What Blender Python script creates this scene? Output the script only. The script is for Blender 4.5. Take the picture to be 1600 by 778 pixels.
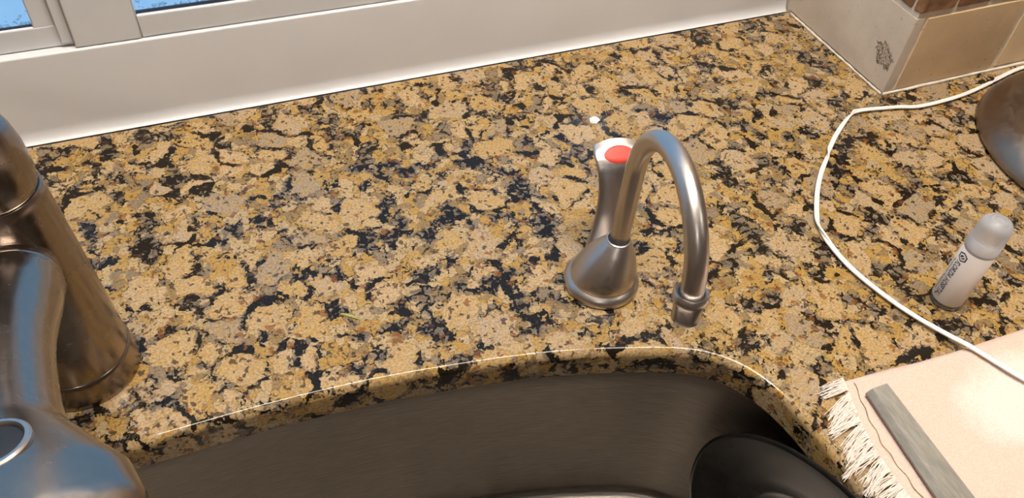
import bpy, bmesh, math, random
from mathutils import Vector, Matrix
random.seed(7)
scene = bpy.context.scene
COL = scene.collection
for o in list(bpy.data.objects):
    bpy.data.objects.remove(o)

# ------------------------------------------------------------------ camera
cam_data = bpy.data.cameras.new('camera')
cam_data.sensor_fit = 'HORIZONTAL'
cam_data.sensor_width = 36.0
cam_data.lens = 36.0 * 1297.86 / 1600.0
cam_data.clip_start = 0.01
cam = bpy.data.objects.new('camera', cam_data)
COL.objects.link(cam)
Rm = Matrix(((0.92355217, 0.23359812, -0.30411068, -0.6614),
             (-0.37743907, 0.69387052, -0.61325643, -0.5007),
             (0.06775789, 0.68115756, 0.72899468, 0.5),
             (0, 0, 0, 1)))
cam.matrix_world = Rm
scene.camera = cam

# ------------------------------------------------------------------ world, exposure
world = bpy.data.worlds.new('dusk_sky')
scene.world = world
world.use_nodes = True
wn = world.node_tree
bg = wn.nodes['Background']
bg.inputs[0].default_value = (0.25, 0.50, 0.82, 1)
bg.inputs[1].default_value = 1.1
scene.view_settings.view_transform = 'Standard'
scene.view_settings.look = 'None'
scene.view_settings.gamma = 1.0
scene.view_settings.use_curve_mapping = False
scene.view_settings.exposure = 0.12
LAMP_STRENGTH = 40.0
LAMP_COLOR = (1.0, 0.93, 0.84)
FILL_STRENGTH = 95.0  # unseen lights added to fill the surfaces that face the room

# ------------------------------------------------------------------ material helpers
def new_mat(name):
    m = bpy.data.materials.new(name)
    m.use_nodes = True
    nt = m.node_tree
    b = nt.nodes['Principled BSDF']
    return m, nt, b

def N(nt, typ, **kw):
    n = nt.nodes.new(typ)
    for k, v in kw.items():
        setattr(n, k, v)
    return n

def setin(n, **kw):
    for k, v in kw.items():
        n.inputs[k.replace('_', ' ')].default_value = v

def ramp(nt, stops, interp='LINEAR'):
    r = N(nt, 'ShaderNodeValToRGB')
    cr = r.color_ramp
    cr.interpolation = interp
    while len(cr.elements) < len(stops):
        cr.elements.new(0.5)
    for e, (p, c) in zip(cr.elements, stops):
        e.position = p
        e.color = (c[0], c[1], c[2], 1) if not isinstance(c, (int, float)) else (c, c, c, 1)
    return r

def coords(nt):
    return N(nt, 'ShaderNodeTexCoord').outputs['Object']

def math_node(nt, op, a, b=None, clamp=False):
    m = N(nt, 'ShaderNodeMath', operation=op)
    m.use_clamp = clamp
    for i, v in enumerate((a, b)):
        if v is None:
            continue
        if isinstance(v, (int, float)):
            m.inputs[i].default_value = v
        else:
            nt.links.new(v, m.inputs[i])
    return m.outputs[0]

def mix_col(nt, fac, a, b, blend='MIX'):
    m = N(nt, 'ShaderNodeMix', data_type='RGBA', blend_type=blend)
    for sock, v in ((m.inputs[0], fac), (m.inputs[6], a), (m.inputs[7], b)):
        if isinstance(v, (int, float)):
            sock.default_value = v
        elif isinstance(v, tuple):
            sock.default_value = (v[0], v[1], v[2], 1)
        else:
            nt.links.new(v, sock)
    return m.outputs[2]

def noise(nt, co, scale, detail=2.0, rough=0.5, out='Fac'):
    n = N(nt, 'ShaderNodeTexNoise')
    setin(n, Scale=scale, Detail=detail, Roughness=rough)
    if co is not None:
        nt.links.new(co, n.inputs['Vector'])
    return n.outputs[out]

def voronoi(nt, co, scale, feature='F1', out='Color', rnd=1.0):
    n = N(nt, 'ShaderNodeTexVoronoi', feature=feature)
    setin(n, Scale=scale, Randomness=rnd)
    nt.links.new(co, n.inputs['Vector'])
    return n.outputs[out]

def sep_r(nt, col, ch=0):
    s = N(nt, 'ShaderNodeSeparateColor')
    nt.links.new(col, s.inputs[0])
    return s.outputs[ch]

def add_bump(nt, b, h, strength=0.3, dist=0.001):
    bp = N(nt, 'ShaderNodeBump')
    setin(bp, Strength=strength, Distance=dist)
    nt.links.new(h, bp.inputs['Height'])
    nt.links.new(bp.outputs[0], b.inputs['Normal'])

def stretch(nt, co, sx, sy, sz):
    mp = N(nt, 'ShaderNodeMapping')
    mp.inputs['Scale'].default_value = (sx, sy, sz)
    nt.links.new(co, mp.inputs['Vector'])
    return mp.outputs[0]

def plain(name, col, rough=0.5, metal=0.0, var=0.0, vscale=40.0, spec=None, bump=0.0, bscale=200.0):
    m, nt, b = new_mat(name)
    b.inputs['Roughness'].default_value = rough
    b.inputs['Metallic'].default_value = metal
    if spec is not None:
        b.inputs['Specular IOR Level'].default_value = spec
    co = coords(nt)
    n = noise(nt, co, vscale, 3)
    lo = tuple(c * (1 - var) for c in col)
    hi = tuple(min(1, c * (1 + var)) for c in col)
    r = ramp(nt, [(0.3, lo), (0.7, hi)])
    nt.links.new(n, r.inputs[0])
    nt.links.new(r.outputs[0], b.inputs['Base Color'])
    if bump:
        add_bump(nt, b, noise(nt, co, bscale, 3), bump, 0.001)
    return m

# ------------------------------------------------------------------ granite
def granite():
    m, nt, b = new_mat('granite')
    co0 = coords(nt)
    L = nt.links
    def vadd(a, bvec, amt):
        s = N(nt, 'ShaderNodeVectorMath', operation='SUBTRACT')
        L.new(bvec, s.inputs[0]); s.inputs[1].default_value = (0.5, 0.5, 0.5)
        k = N(nt, 'ShaderNodeVectorMath', operation='SCALE')
        L.new(s.outputs[0], k.inputs[0]); k.inputs['Scale'].default_value = amt
        ad = N(nt, 'ShaderNodeVectorMath', operation='ADD')
        L.new(a, ad.inputs[0]); L.new(k.outputs[0], ad.inputs[1])
        return ad.outputs[0]
    mul = lambda a, c: math_node(nt, 'MULTIPLY', a, c)
    add = lambda a, c: math_node(nt, 'ADD', a, c)
    sub = lambda a, c: math_node(nt, 'SUBTRACT', a, c)
    lt = lambda a, c: math_node(nt, 'LESS_THAN', a, c)
    gt = lambda a, c: math_node(nt, 'GREATER_THAN', a, c)
    w1 = vadd(co0, noise(nt, co0, 60, 2, 0.5, 'Color'), 0.012)
    w2 = vadd(w1, noise(nt, co0, 260, 2, 0.55, 'Color'), 0.0058)
    jit = sub(noise(nt, co0, 480, 4, 0.75), 0.5)
    stain = noise(nt, co0, 120, 3, 0.6)
    # medium crystals: tan, gold, beige
    medc = voronoi(nt, w2, 108)
    med = ramp(nt, [(0.0, (0.42, 0.275, 0.10)), (0.2, (0.46, 0.335, 0.18)), (0.4, (0.40, 0.25, 0.075)), (0.58, (0.43, 0.325, 0.19)),
                    (0.72, (0.27, 0.185, 0.085)), (0.86, (0.25, 0.19, 0.125))], 'CONSTANT')
    L.new(sep_r(nt, medc, 0), med.inputs[0])
    mede = voronoi(nt, w2, 108, 'DISTANCE_TO_EDGE', 'Distance')
    # smoky quartz pools
    q = add(noise(nt, w2, 42, 3, 0.55), mul(jit, 0.12))
    qm = ramp(nt, [(0.53, 0.0), (0.57, 1.0)])
    L.new(q, qm.inputs[0])
    qc = ramp(nt, [(0.3, (0.10, 0.083, 0.068)), (0.55, (0.175, 0.145, 0.115)), (0.75, (0.27, 0.22, 0.165))])
    L.new(noise(nt, co0, 180, 3), qc.inputs[0])
    col = mix_col(nt, mul(qm.outputs[0], 0.92), med.outputs[0], qc.outputs[0])
    # thin brown seams between medium crystals
    seam = lt(mede, mul(sub(noise(nt, co0, 55, 2), 0.40), 0.22))
    col = mix_col(nt, mul(seam, 0.6), col, (0.10, 0.065, 0.04))
    # black mica along medium crystal borders, in clusters
    clus = noise(nt, co0, 42, 4, 0.65)
    bm_ = lt(add(mede, mul(jit, 0.42)), mul(sub(clus, 0.505), 1.55))
    # large feldspar crystals over them
    bigc = voronoi(nt, w2, 35)
    bige = voronoi(nt, w2, 35, 'DISTANCE_TO_EDGE', 'Distance')
    lim = add(mul(sub(noise(nt, co0, 110, 3, 0.65), 0.5), 0.30), 0.075)
    inside = mul(gt(bige, lim), gt(sep_r(nt, bigc, 1), 0.42))
    feld = ramp(nt, [(0.0, (0.47, 0.335, 0.18)), (0.25, (0.49, 0.36, 0.22)), (0.5, (0.46, 0.315, 0.14)),
                     (0.68, (0.43, 0.33, 0.225)), (0.86, (0.33, 0.26, 0.185))], 'CONSTANT')
    L.new(sep_r(nt, bigc, 2), feld.inputs[0])
    # gold staining and grey cleavage inside the crystals
    st = ramp(nt, [(0.42, 0.0), (0.68, 0.65)])
    L.new(stain, st.inputs[0])
    fcol = mix_col(nt, st.outputs[0], feld.outputs[0], (0.45, 0.275, 0.075))
    cl = ramp(nt, [(0.56, 0.0), (0.66, 0.55)])
    L.new(noise(nt, stretch(nt, co0, 1, 2.2, 1), 95, 3, 0.6), cl.inputs[0])
    fcol = mix_col(nt, cl.outputs[0], fcol, (0.33, 0.265, 0.20))
    col = mix_col(nt, bm_, col, (0.015, 0.011, 0.008))
    # brown blotches and a thin dark outline
    bl = ramp(nt, [(0.58, 0.0), (0.72, 0.45)])
    L.new(noise(nt, w1, 340, 4, 0.75), bl.inputs[0])
    fcol = mix_col(nt, bl.outputs[0], fcol, (0.24, 0.15, 0.065))
    outl = lt(bige, add(lim, 0.022))
    fcol = mix_col(nt, mul(outl, 0.45), fcol, (0.12, 0.08, 0.05))
    col = mix_col(nt, inside, col, fcol)
    # black flakes wedged between the large crystals
    clus2 = noise(nt, co0, 48, 2, 0.5)
    bb_ = lt(add(bige, mul(jit, 0.20)), mul(sub(clus2, 0.53), 0.80))
    col = mix_col(nt, bb_, col, (0.016, 0.012, 0.008))
    # rust
    rust = gt(sep_r(nt, voronoi(nt, w2, 230), 1), 0.972)
    col = mix_col(nt, mul(rust, 0.75), col, (0.20, 0.075, 0.02))
    # grainy mottling
    mot = ramp(nt, [(0.30, (0.40, 0.34, 0.27)), (0.5, (0.80, 0.76, 0.70)), (0.72, (1.10, 1.06, 0.98))])
    L.new(noise(nt, co0, 520, 4, 0.7), mot.inputs[0])
    col = mix_col(nt, 1.0, col, mot.outputs[0], 'MULTIPLY')
    # pin specks
    spk = lt(sep_r(nt, voronoi(nt, w2, 380), 0), 0.075)
    col = mix_col(nt, mul(spk, 0.85), col, (0.045, 0.028, 0.018))
    L.new(col, b.inputs['Base Color'])
    rr = ramp(nt, [(0.3, (0.07,) * 3), (0.7, (0.15,) * 3)])
    L.new(noise(nt, co0, 160, 3), rr.inputs[0])
    L.new(rr.outputs[0], b.inputs['Roughness'])
    b.inputs['Specular IOR Level'].default_value = 0.26
    return m

def brushed(name, col, rough, aniso=0.0, streak=(1, 1, 1), sscale=400, amt=0.12, bump=0.04):
    m, nt, b = new_mat(name)
    co = stretch(nt, coords(nt), *streak)
    n = noise(nt, co, sscale, 3, 0.6)
    r = ramp(nt, [(0.3, tuple(c * (1 - amt) for c in col)), (0.7, tuple(min(1, c * (1 + amt)) for c in col))])
    nt.links.new(n, r.inputs[0])
    nt.links.new(r.outputs[0], b.inputs['Base Color'])
    b.inputs['Metallic'].default_value = 1.0
    rr = ramp(nt, [(0.3, (rough * 0.85,) * 3), (0.7, (rough * 1.15,) * 3)])
    nt.links.new(n, rr.inputs[0])
    nt.links.new(rr.outputs[0], b.inputs['Roughness'])
    b.inputs['Anisotropic'].default_value = aniso
    if bump:
        add_bump(nt, b, n, bump, 0.0004)
    return m

def travertine(name, c1, c2, pit=0.25):
    m, nt, b = new_mat(name)
    co = coords(nt)
    n = noise(nt, co, 22, 5, 0.6)
    r = ramp(nt, [(0.32, c1), (0.68, c2)])
    nt.links.new(n, r.inputs[0])
    pits = noise(nt, co, 190, 3, 0.6)
    pm = ramp(nt, [(0.29, (0.55, 0.48, 0.42)), (0.34, (1, 1, 1))])
    nt.links.new(pits, pm.inputs[0])
    col = mix_col(nt, 1.0, r.outputs[0], pm.outputs[0], 'MULTIPLY')
    nt.links.new(col, b.inputs['Base Color'])
    b.inputs['Roughness'].default_value = 0.42
    h = math_node(nt, 'ADD', math_node(nt, 'MULTIPLY', noise(nt, co, 60, 4), 0.7), math_node(nt, 'MINIMUM', pits, 0.40))
    add_bump(nt, b, h, pit, 0.004)
    return m, nt, b, col

def scuffed_travertine():
    m, nt, b, col = travertine('scuffed_travertine', (0.51, 0.43, 0.345), (0.61, 0.53, 0.435), 0.3)
    # a torn, chipped patch with its own ragged outline
    co = coords(nt)
    sx = N(nt, 'ShaderNodeSeparateXYZ')
    nt.links.new(co, sx.inputs[0])
    wob = math_node(nt, 'MULTIPLY', math_node(nt, 'SUBTRACT', noise(nt, co, 110, 5, 0.75), 0.5), 4.2)
    u = math_node(nt, 'DIVIDE', math_node(nt, 'SUBTRACT', sx.outputs[1], 0.0185), 0.0125)
    v = math_node(nt, 'DIVIDE', math_node(nt, 'SUBTRACT', sx.outputs[2], 0.0375), 0.0125)
    u2 = math_node(nt, 'ADD', u, math_node(nt, 'MULTIPLY', v, -0.35))
    d = math_node(nt, 'ADD', math_node(nt, 'POWER', math_node(nt, 'ABSOLUTE', u2), 2.0), math_node(nt, 'POWER', math_node(nt, 'ABSOLUTE', v), 2.0))
    d = math_node(nt, 'ADD', d, wob)
    inside = math_node(nt, 'LESS_THAN', d, 0.85)
    ring = math_node(nt, 'LESS_THAN', math_node(nt, 'ABSOLUTE', math_node(nt, 'SUBTRACT', d, 0.8)), 0.13)
    lines = math_node(nt, 'LESS_THAN', voronoi(nt, co, 330, 'DISTANCE_TO_EDGE', 'Distance'), 0.07)
    marks = math_node(nt, 'MAXIMUM', ring, math_node(nt, 'MULTIPLY', lines, inside))
    c = mix_col(nt, math_node(nt, 'MULTIPLY', inside, 0.35), col, (0.33, 0.25, 0.18))
    c = mix_col(nt, math_node(nt, 'MULTIPLY', marks, 0.9), c, (0.07, 0.04, 0.02))
    nt.links.new(c, b.inputs['Base Color'])
    return m

def towel_mat():
    m, nt, b = new_mat('peach_terry')
    co = coords(nt)
    sx = N(nt, 'ShaderNodeSeparateXYZ')
    nt.links.new(co, sx.inputs[0])
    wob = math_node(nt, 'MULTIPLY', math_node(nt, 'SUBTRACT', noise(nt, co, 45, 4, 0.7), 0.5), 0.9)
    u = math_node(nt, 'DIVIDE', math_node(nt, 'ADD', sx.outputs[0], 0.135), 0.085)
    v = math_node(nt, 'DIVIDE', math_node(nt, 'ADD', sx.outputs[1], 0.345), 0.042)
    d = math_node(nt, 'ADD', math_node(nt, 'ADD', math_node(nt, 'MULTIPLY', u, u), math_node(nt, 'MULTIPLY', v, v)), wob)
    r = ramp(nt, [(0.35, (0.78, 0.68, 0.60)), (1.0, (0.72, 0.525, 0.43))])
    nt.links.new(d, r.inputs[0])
    fz = ramp(nt, [(0.3, (0.86, 0.84, 0.82)), (0.7, (1.06, 1.06, 1.05))])
    nt.links.new(noise(nt, co, 700, 3, 0.7), fz.inputs[0])
    c = mix_col(nt, 1.0, r.outputs[0], fz.outputs[0], 'MULTIPLY')
    nt.links.new(c, b.inputs['Base Color'])
    b.inputs['Roughness'].default_value = 0.95
    b.inputs['Specular IOR Level'].default_value = 0.1
    b.inputs['Sheen Weight'].default_value = 0.2
    add_bump(nt, b, noise(nt, co, 900, 3, 0.7), 0.5, 0.0015)
    return m

def file_mat():
    m, nt, b = new_mat('worn_file_steel')
    co = coords(nt)
    w = N(nt, 'ShaderNodeTexWave', wave_type='BANDS', bands_direction='DIAGONAL')
    setin(w, Scale=450.0, Distortion=0.2)
    nt.links.new(co, w.inputs['Vector'])
    n = noise(nt, stretch(nt, co, 6, 1, 1), 60, 4, 0.7)
    r = ramp(nt, [(0.35, (0.21, 0.195, 0.165)), (0.62, (0.28, 0.26, 0.225)), (0.78, (0.42, 0.395, 0.35))])
    nt.links.new(n, r.inputs[0])
    nt.links.new(r.outputs[0], b.inputs['Base Color'])
    b.inputs['Metallic'].default_value = 0.55
    b.inputs['Roughness'].default_value = 0.5
    add_bump(nt, b, w.outputs['Fac'], 0.35, 0.0004)
    return m

def glass_mat():
    m, nt, b = new_mat('dirty_window_glass')
    out = nt.nodes['Material Output']
    co = coords(nt)
    tr = N(nt, 'ShaderNodeBsdfTransparent')
    gl = N(nt, 'ShaderNodeBsdfGlossy')
    gl.inputs['Roughness'].default_value = 0.05
    df = N(nt, 'ShaderNodeBsdfDiffuse')
    df.inputs['Color'].default_value = (0.03, 0.04, 0.07, 1)
    # grime: specks everywhere, thicker low down where the rain collects
    sx = N(nt, 'ShaderNodeSeparateXYZ')
    nt.links.new(co, sx.inputs[0])
    low = N(nt, 'ShaderNodeMapRange')
    setin(low, From_Min=0.103, From_Max=0.128, To_Min=0.50, To_Max=0.20)
    nt.links.new(sx.outputs[2], low.inputs[0])
    sp = noise(nt, co, 230, 3, 0.65)
    m1 = math_node(nt, 'LESS_THAN', sp, low.outputs[0])
    soft = noise(nt, co, 60, 3)
    fac = math_node(nt, 'ADD', math_node(nt, 'MULTIPLY', m1, 0.35), math_node(nt, 'MULTIPLY', soft, 0.06), True)
    mx = N(nt, 'ShaderNodeMixShader'); mx.inputs[0].default_value = 0.03
    nt.links.new(tr.outputs[0], mx.inputs[1]); nt.links.new(gl.outputs[0], mx.inputs[2])
    mx2 = N(nt, 'ShaderNodeMixShader')
    nt.links.new(fac, mx2.inputs[0]); nt.links.new(mx.outputs[0], mx2.inputs[1]); nt.links.new(df.outputs[0], mx2.inputs[2])
    nt.links.new(mx2.outputs[0], out.inputs[0])
    return m

def emit_mat(name, col, s):
    m, nt, b = new_mat(name)
    b.inputs['Base Color'].default_value = (0.8, 0.8, 0.8, 1)
    b.inputs['Emission Color'].default_value = (*col, 1)
    b.inputs['Emission Strength'].default_value = s
    return m

M = {}
M['granite'] = granite()
M['white'] = plain('white_paint', (0.645, 0.63, 0.63), 0.35, var=0.03, vscale=12)
M['vinyl'] = plain('white_vinyl', (0.64, 0.64, 0.655), 0.3, var=0.03, vscale=30)
M['gasket_shade'] = plain('navy_gasket_shade', (0.02, 0.03, 0.06), 0.5, var=0.3)  # navy colour stands in for the shaded band at the pane's foot
M['glass'] = glass_mat()
M['caulk'] = plain('caulk', (0.66, 0.58, 0.48), 0.5, var=0.2, vscale=90)
M['grout'] = plain('grout', (0.60, 0.52, 0.42), 0.8, var=0.12, vscale=120, bump=0.5, bscale=260)
M['trav'] = travertine('travertine', (0.60, 0.43, 0.255), (0.69, 0.51, 0.31))[0]
M['trav_scuff'] = scuffed_travertine()
M['mosaic'] = plain('brown_mosaic', (0.20, 0.105, 0.06), 0.35, var=0.5, vscale=50, bump=0.4, bscale=120)
M['nickel'] = brushed('brushed_nickel', (0.54, 0.49, 0.455), 0.34, 0.0, (1, 1, 6), 300, 0.04, 0.0)
M['nickel_dark'] = plain('logo_print', (0.16, 0.14, 0.12), 0.4, 0.6, var=0.05)
M['bronze'] = brushed('dark_stainless', (0.31, 0.26, 0.225), 0.25, 0.0, (1, 1, 3), 60, 0.03, 0.0)
M['bronze_pan'] = brushed('dark_bronze', (0.30, 0.235, 0.185), 0.4, 0.0, (1, 1, 1), 120, 0.06, 0.0)
M['steel_sink'] = brushed('sink_steel', (0.29, 0.255, 0.22), 0.36, 0.5, (1, 1, 22), 60, 0.25, 0.02)
M['black_rubber'] = plain('black_rubber', (0.012, 0.012, 0.014), 0.5, var=0.2)
M['red'] = plain('red_plastic', (0.60, 0.045, 0.025), 0.5, var=0.05)
M['black_glaze'] = plain('black_glaze', (0.012, 0.011, 0.010), 0.14, var=0.4, vscale=60, spec=0.12)
M['cord'] = plain('white_cord', (0.74, 0.70, 0.66), 0.4, var=0.04)
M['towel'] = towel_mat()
M['fringe'] = plain('cream_fringe', (0.74, 0.66, 0.58), 0.9, var=0.08, vscale=300)
M['stitch'] = plain('brown_thread', (0.36, 0.24, 0.14), 0.9, var=0.3, vscale=500)
M['file'] = file_mat()
M['chip'] = plain('white_fleck', (0.8, 0.79, 0.77), 0.3, var=0.1, vscale=500)
M['leaf'] = plain('dry_green', (0.30, 0.29, 0.08), 0.6, var=0.3, vscale=600)
M['label'] = plain('white_label', (0.76, 0.70, 0.66), 0.35, var=0.02)
M['ink'] = plain('navy_ink', (0.018, 0.022, 0.06), 0.5, var=0.1)
M['wall'] = plain('brown_wall', (0.17, 0.125, 0.085), 0.8, var=0.04, vscale=6)
M['ceil'] = plain('ceiling_white', (0.55, 0.52, 0.48), 0.9, var=0.03, vscale=6)
M['floor'] = plain('floor_tile', (0.24, 0.18, 0.13), 0.5, var=0.15, vscale=4)
M['lamp'] = emit_mat('lamp_diffuser', LAMP_COLOR, LAMP_STRENGTH)
M['fill_downlight'] = emit_mat('fill_light_lens', LAMP_COLOR, FILL_STRENGTH)
M['fixture'] = plain('fixture_white', (0.7, 0.68, 0.64), 0.5, var=0.02)
def frosted():
    m, nt, b = new_mat('frosted_plastic')
    co = coords(nt)
    r = ramp(nt, [(0.3, (0.80, 0.80, 0.82)), (0.7, (0.88, 0.88, 0.90))])
    nt.links.new(noise(nt, co, 120, 2), r.inputs[0])
    nt.links.new(r.outputs[0], b.inputs['Base Color'])
    b.inputs['Roughness'].default_value = 0.3
    b.inputs['Transmission Weight'].default_value = 0.75
    b.inputs['IOR'].default_value = 1.3
    return m
M['frosted'] = frosted()
def clear():
    m, nt, b = new_mat('clear_plastic')
    co = coords(nt)
    r = ramp(nt, [(0.3, (0.80, 0.78, 0.76)), (0.7, (0.9, 0.88, 0.86))])
    nt.links.new(noise(nt, co, 120, 2), r.inputs[0])
    nt.links.new(r.outputs[0], b.inputs['Base Color'])
    b.inputs['Roughness'].default_value = 0.12
    b.inputs['Transmission Weight'].default_value = 0.9
    b.inputs['IOR'].default_value = 1.35
    return m
M['clear'] = clear()

# ------------------------------------------------------------------ mesh helpers
def mk(name, verts, faces, mat, parent=None, smooth=True, angle=35):
    me = bpy.data.meshes.new(name)
    me.from_pydata([tuple(v) for v in verts], [], faces)
    bm = bmesh.new(); bm.from_mesh(me)
    bmesh.ops.recalc_face_normals(bm, faces=bm.faces)
    if smooth:
        lim = math.radians(min(angle, 22) if len(verts) < 60 and angle <= 35 else angle)
        for f_ in bm.faces: f_.smooth = True
        for e in bm.edges:
            if len(e.link_faces) == 2:
                e.smooth = e.calc_face_angle(0) < lim
    bm.to_mesh(me); bm.free()
    me.materials.append(M[mat] if isinstance(mat, str) else mat)
    o = bpy.data.objects.new(name, me)
    COL.objects.link(o)
    if parent is not None:
        o.parent = parent
        o.matrix_parent_inverse = parent_world(parent).inverted()
    return o

def parent_world(p):
    m = p.matrix_basis.copy()
    q = p
    while q.parent is not None:
        m = (q.parent.matrix_basis @ q.matrix_parent_inverse) @ m
        q = q.parent
    return m

def empty(name, loc, label, cat, group=None):
    o = bpy.data.objects.new(name, None)
    o.empty_display_size = 0.02
    o.location = loc
    COL.objects.link(o)
    tag(o, label, cat, group)
    return o

def tag(o, label, cat, group=None):
    o['label'] = label; o['category'] = cat
    if group: o['group'] = group
    return o

def struct(o, label=None, cat=None):
    o['kind'] = 'structure'
    if label: o['label'] = label
    if cat: o['category'] = cat
    return o

def loft(rings, closed_ring=True, cap0=True, cap1=True):
    """rings: list of lists of points, all of the same length"""
    n = len(rings[0]); V = []; F = []
    for r in rings: V += r
    for i in range(len(rings) - 1):
        for j in range(n if closed_ring else n - 1):
            a = i * n + j; b_ = i * n + (j + 1) % n
            F.append((a, b_, b_ + n, a + n))
    if closed_ring:
        if cap0: F.append(tuple(range(n))[::-1])
        if cap1: F.append(tuple(range((len(rings) - 1) * n, len(rings) * n)))
    return V, F

def circle(c, r, n=48, z=None):
    return [Vector((c[0] + r * math.cos(2 * math.pi * k / n), c[1] + r * math.sin(2 * math.pi * k / n), c[2] if z is None else z)) for k in range(n)]

def lathe(c, prof, n=48):
    return loft([circle((c[0], c[1], c[2] + z), max(r, 1e-5), n) for r, z in prof])

def box(x0, x1, y0, y1, z0, z1, bev=0.0):
    if bev <= 0:
        V = [(x, y, z) for z in (z0, z1) for y in (y0, y1) for x in (x0, x1)]
        F = [(0, 2, 3, 1), (4, 5, 7, 6), (0, 1, 5, 4), (2, 6, 7, 3), (0, 4, 6, 2), (1, 3, 7, 5)]
        return V, F
    bm = bmesh.new()
    bmesh.ops.create_cube(bm, size=1)
    for v in bm.verts:
        v.co = Vector(((x0 + x1) / 2 + v.co.x * (x1 - x0), (y0 + y1) / 2 + v.co.y * (y1 - y0), (z0 + z1) / 2 + v.co.z * (z1 - z0)))
    bmesh.ops.bevel(bm, geom=list(bm.edges), offset=bev, segments=2, profile=0.5, affect='EDGES')
    bm.verts.index_update()
    V = [v.co.copy() for v in bm.verts]; F = [tuple(v.index for v in f_.verts) for f_ in bm.faces]
    bm.free()
    return V, F

def join(parts):
    V = []; F = []
    for v, f_ in parts:
        k = len(V); V += list(v); F += [tuple(i + k for i in q) for q in f_]
    return V, F

def frames(path):
    """tangent, normal, binormal by parallel transport"""
    P = [Vector(p) for p in path]; T = []
    for i in range(len(P)):
        T.append((P[min(i + 1, len(P) - 1)] - P[max(i - 1, 0)]).normalized())
    up = Vector((0, 0, 1))
    if abs(T[0].dot(up)) > 0.95: up = Vector((0, 1, 0))
    nn = (up - T[0] * up.dot(T[0])).normalized()
    out = []
    for i in range(len(P)):
        nn = (nn - T[i] * nn.dot(T[i])).normalized()
        out.append((P[i], T[i], nn, T[i].cross(nn)))
    return out

def tube(path, r, n=20, cap=True):
    rings = []
    fr = frames(path)
    for i, (p, t, a, b_) in enumerate(fr):
        rr = r[i] if isinstance(r, (list, tuple)) else r
        rings.append([p + a * (rr * math.cos(2 * math.pi * k / n)) + b_ * (rr * math.sin(2 * math.pi * k / n)) for k in range(n)])
    return loft(rings, True, cap, cap)

def catmull(pts, per=8):
    P = [Vector(p) for p in pts]
    P = [P[0] * 2 - P[1]] + P + [P[-1] * 2 - P[-2]]
    out = []
    for i in range(1, len(P) - 2):
        for k in range(per):
            t = k / per
            a, b_, c, d = P[i - 1], P[i], P[i + 1], P[i + 2]
            out.append(0.5 * ((2 * b_) + (c - a) * t + (2 * a - 5 * b_ + 4 * c - d) * t * t + (3 * b_ - a - 3 * c + d) * t ** 3))
    out.append(P[-2])
    return out

def interp(x, xs, ys):
    if x <= xs[0]: return ys[0]
    for i in range(len(xs) - 1):
        if x <= xs[i + 1]:
            t = (x - xs[i]) / (xs[i + 1] - xs[i])
            return ys[i] + (ys[i + 1] - ys[i]) * t
    return ys[-1]

# ================================================================== THE SETTING
XL, XR, YB = -1.5, 1.3, 0.1685         # recess left end, room right, recess back
ROOM_L, ROOM_F, ZC, ZF = -1.8, -2.6, 1.52, -0.92
struct(mk('floor', *box(ROOM_L, XR, ROOM_F, 0.32, ZF - 0.05, ZF), 'floor', smooth=False), 'brown tiled kitchen floor below the counter', 'floor')
struct(mk('ceiling', *box(ROOM_L, XR, ROOM_F, 0.32, ZC, ZC + 0.05), 'ceil', smooth=False), 'white kitchen ceiling', 'ceiling')
struct(mk('wall_left', *box(ROOM_L - 0.05, ROOM_L, ROOM_F, 0.32, ZF, ZC), 'wall', smooth=False), 'brown painted wall on the left', 'wall')
struct(mk('wall_front', *box(ROOM_L, XR, ROOM_F - 0.05, ROOM_F, ZF, ZC), 'wall', smooth=False), 'brown painted wall behind the viewer', 'wall')
struct(mk('wall_far_right', *box(XR, XR + 0.05, ROOM_F, 0.32, ZF, ZC), 'wall', smooth=False), 'brown painted wall at the far right', 'wall')
struct(mk('wall_pier', *box(ROOM_L, XL, 0.0, 0.32, ZF, ZC), 'wall', smooth=False), 'brown wall pier left of the window recess', 'wall')

# white panel under the window: flared foot, rounded lip
PY = 0.1755
prof = []
for k in range(9):
    a = math.pi / 2 * k / 8
    prof.append((PY - 0.006 * (1 - math.sin(a)), 0.0005 + 0.012 * (1 - math.cos(a))))
ZL = 0.0840
for k in range(7):
    a = math.pi / 2 * k / 6
    prof.append((PY + 0.002 * (1 - math.cos(a)), ZL - 0.002 + 0.002 * math.sin(a)))
prof += [(0.194, ZL), (0.194, ZF), (PY + 0.005, ZF), (PY + 0.005, 0.0005)]
rings = [[Vector((x, y, z)) for y, z in prof] for x in (XL, -1.1, -0.7, -0.3, -0.001)]
panel = struct(mk('wall_back', *loft(rings), 'white', angle=50), 'white painted panel between granite counter and window', 'wall')
struct(mk('wall_header', *box(XL, 0.0, 0.17, 0.32, 1.08, ZC), 'wall', smooth=False), 'brown wall above the window', 'wall')

# window: frame, two sashes, panes
win = bpy.data.objects.new('window_1', None); COL.objects.link(win)
win.location = (-0.72, 0.2, ZL)
struct(win, 'white sliding kitchen window with blue dirty panes', 'window')
ZT = 1.08
mk('mullion', *box(-0.7475, -0.6950, 0.1772, 0.205, ZL + 0.0006, ZT, 0.0012), 'vinyl', win)
mk('frame_head', *box(XL, -0.001, 0.18, 0.28, ZT - 0.035, ZT - 0.0005, 0.0015), 'vinyl', win)
for x0, x1 in ((XL + 0.0005, XL + 0.035), (-0.036, -0.001)):
    mk('frame_jamb', *box(x0, x1, 0.18, 0.28, ZL + 0.0006, ZT - 0.036, 0.0015), 'vinyl', win)
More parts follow.
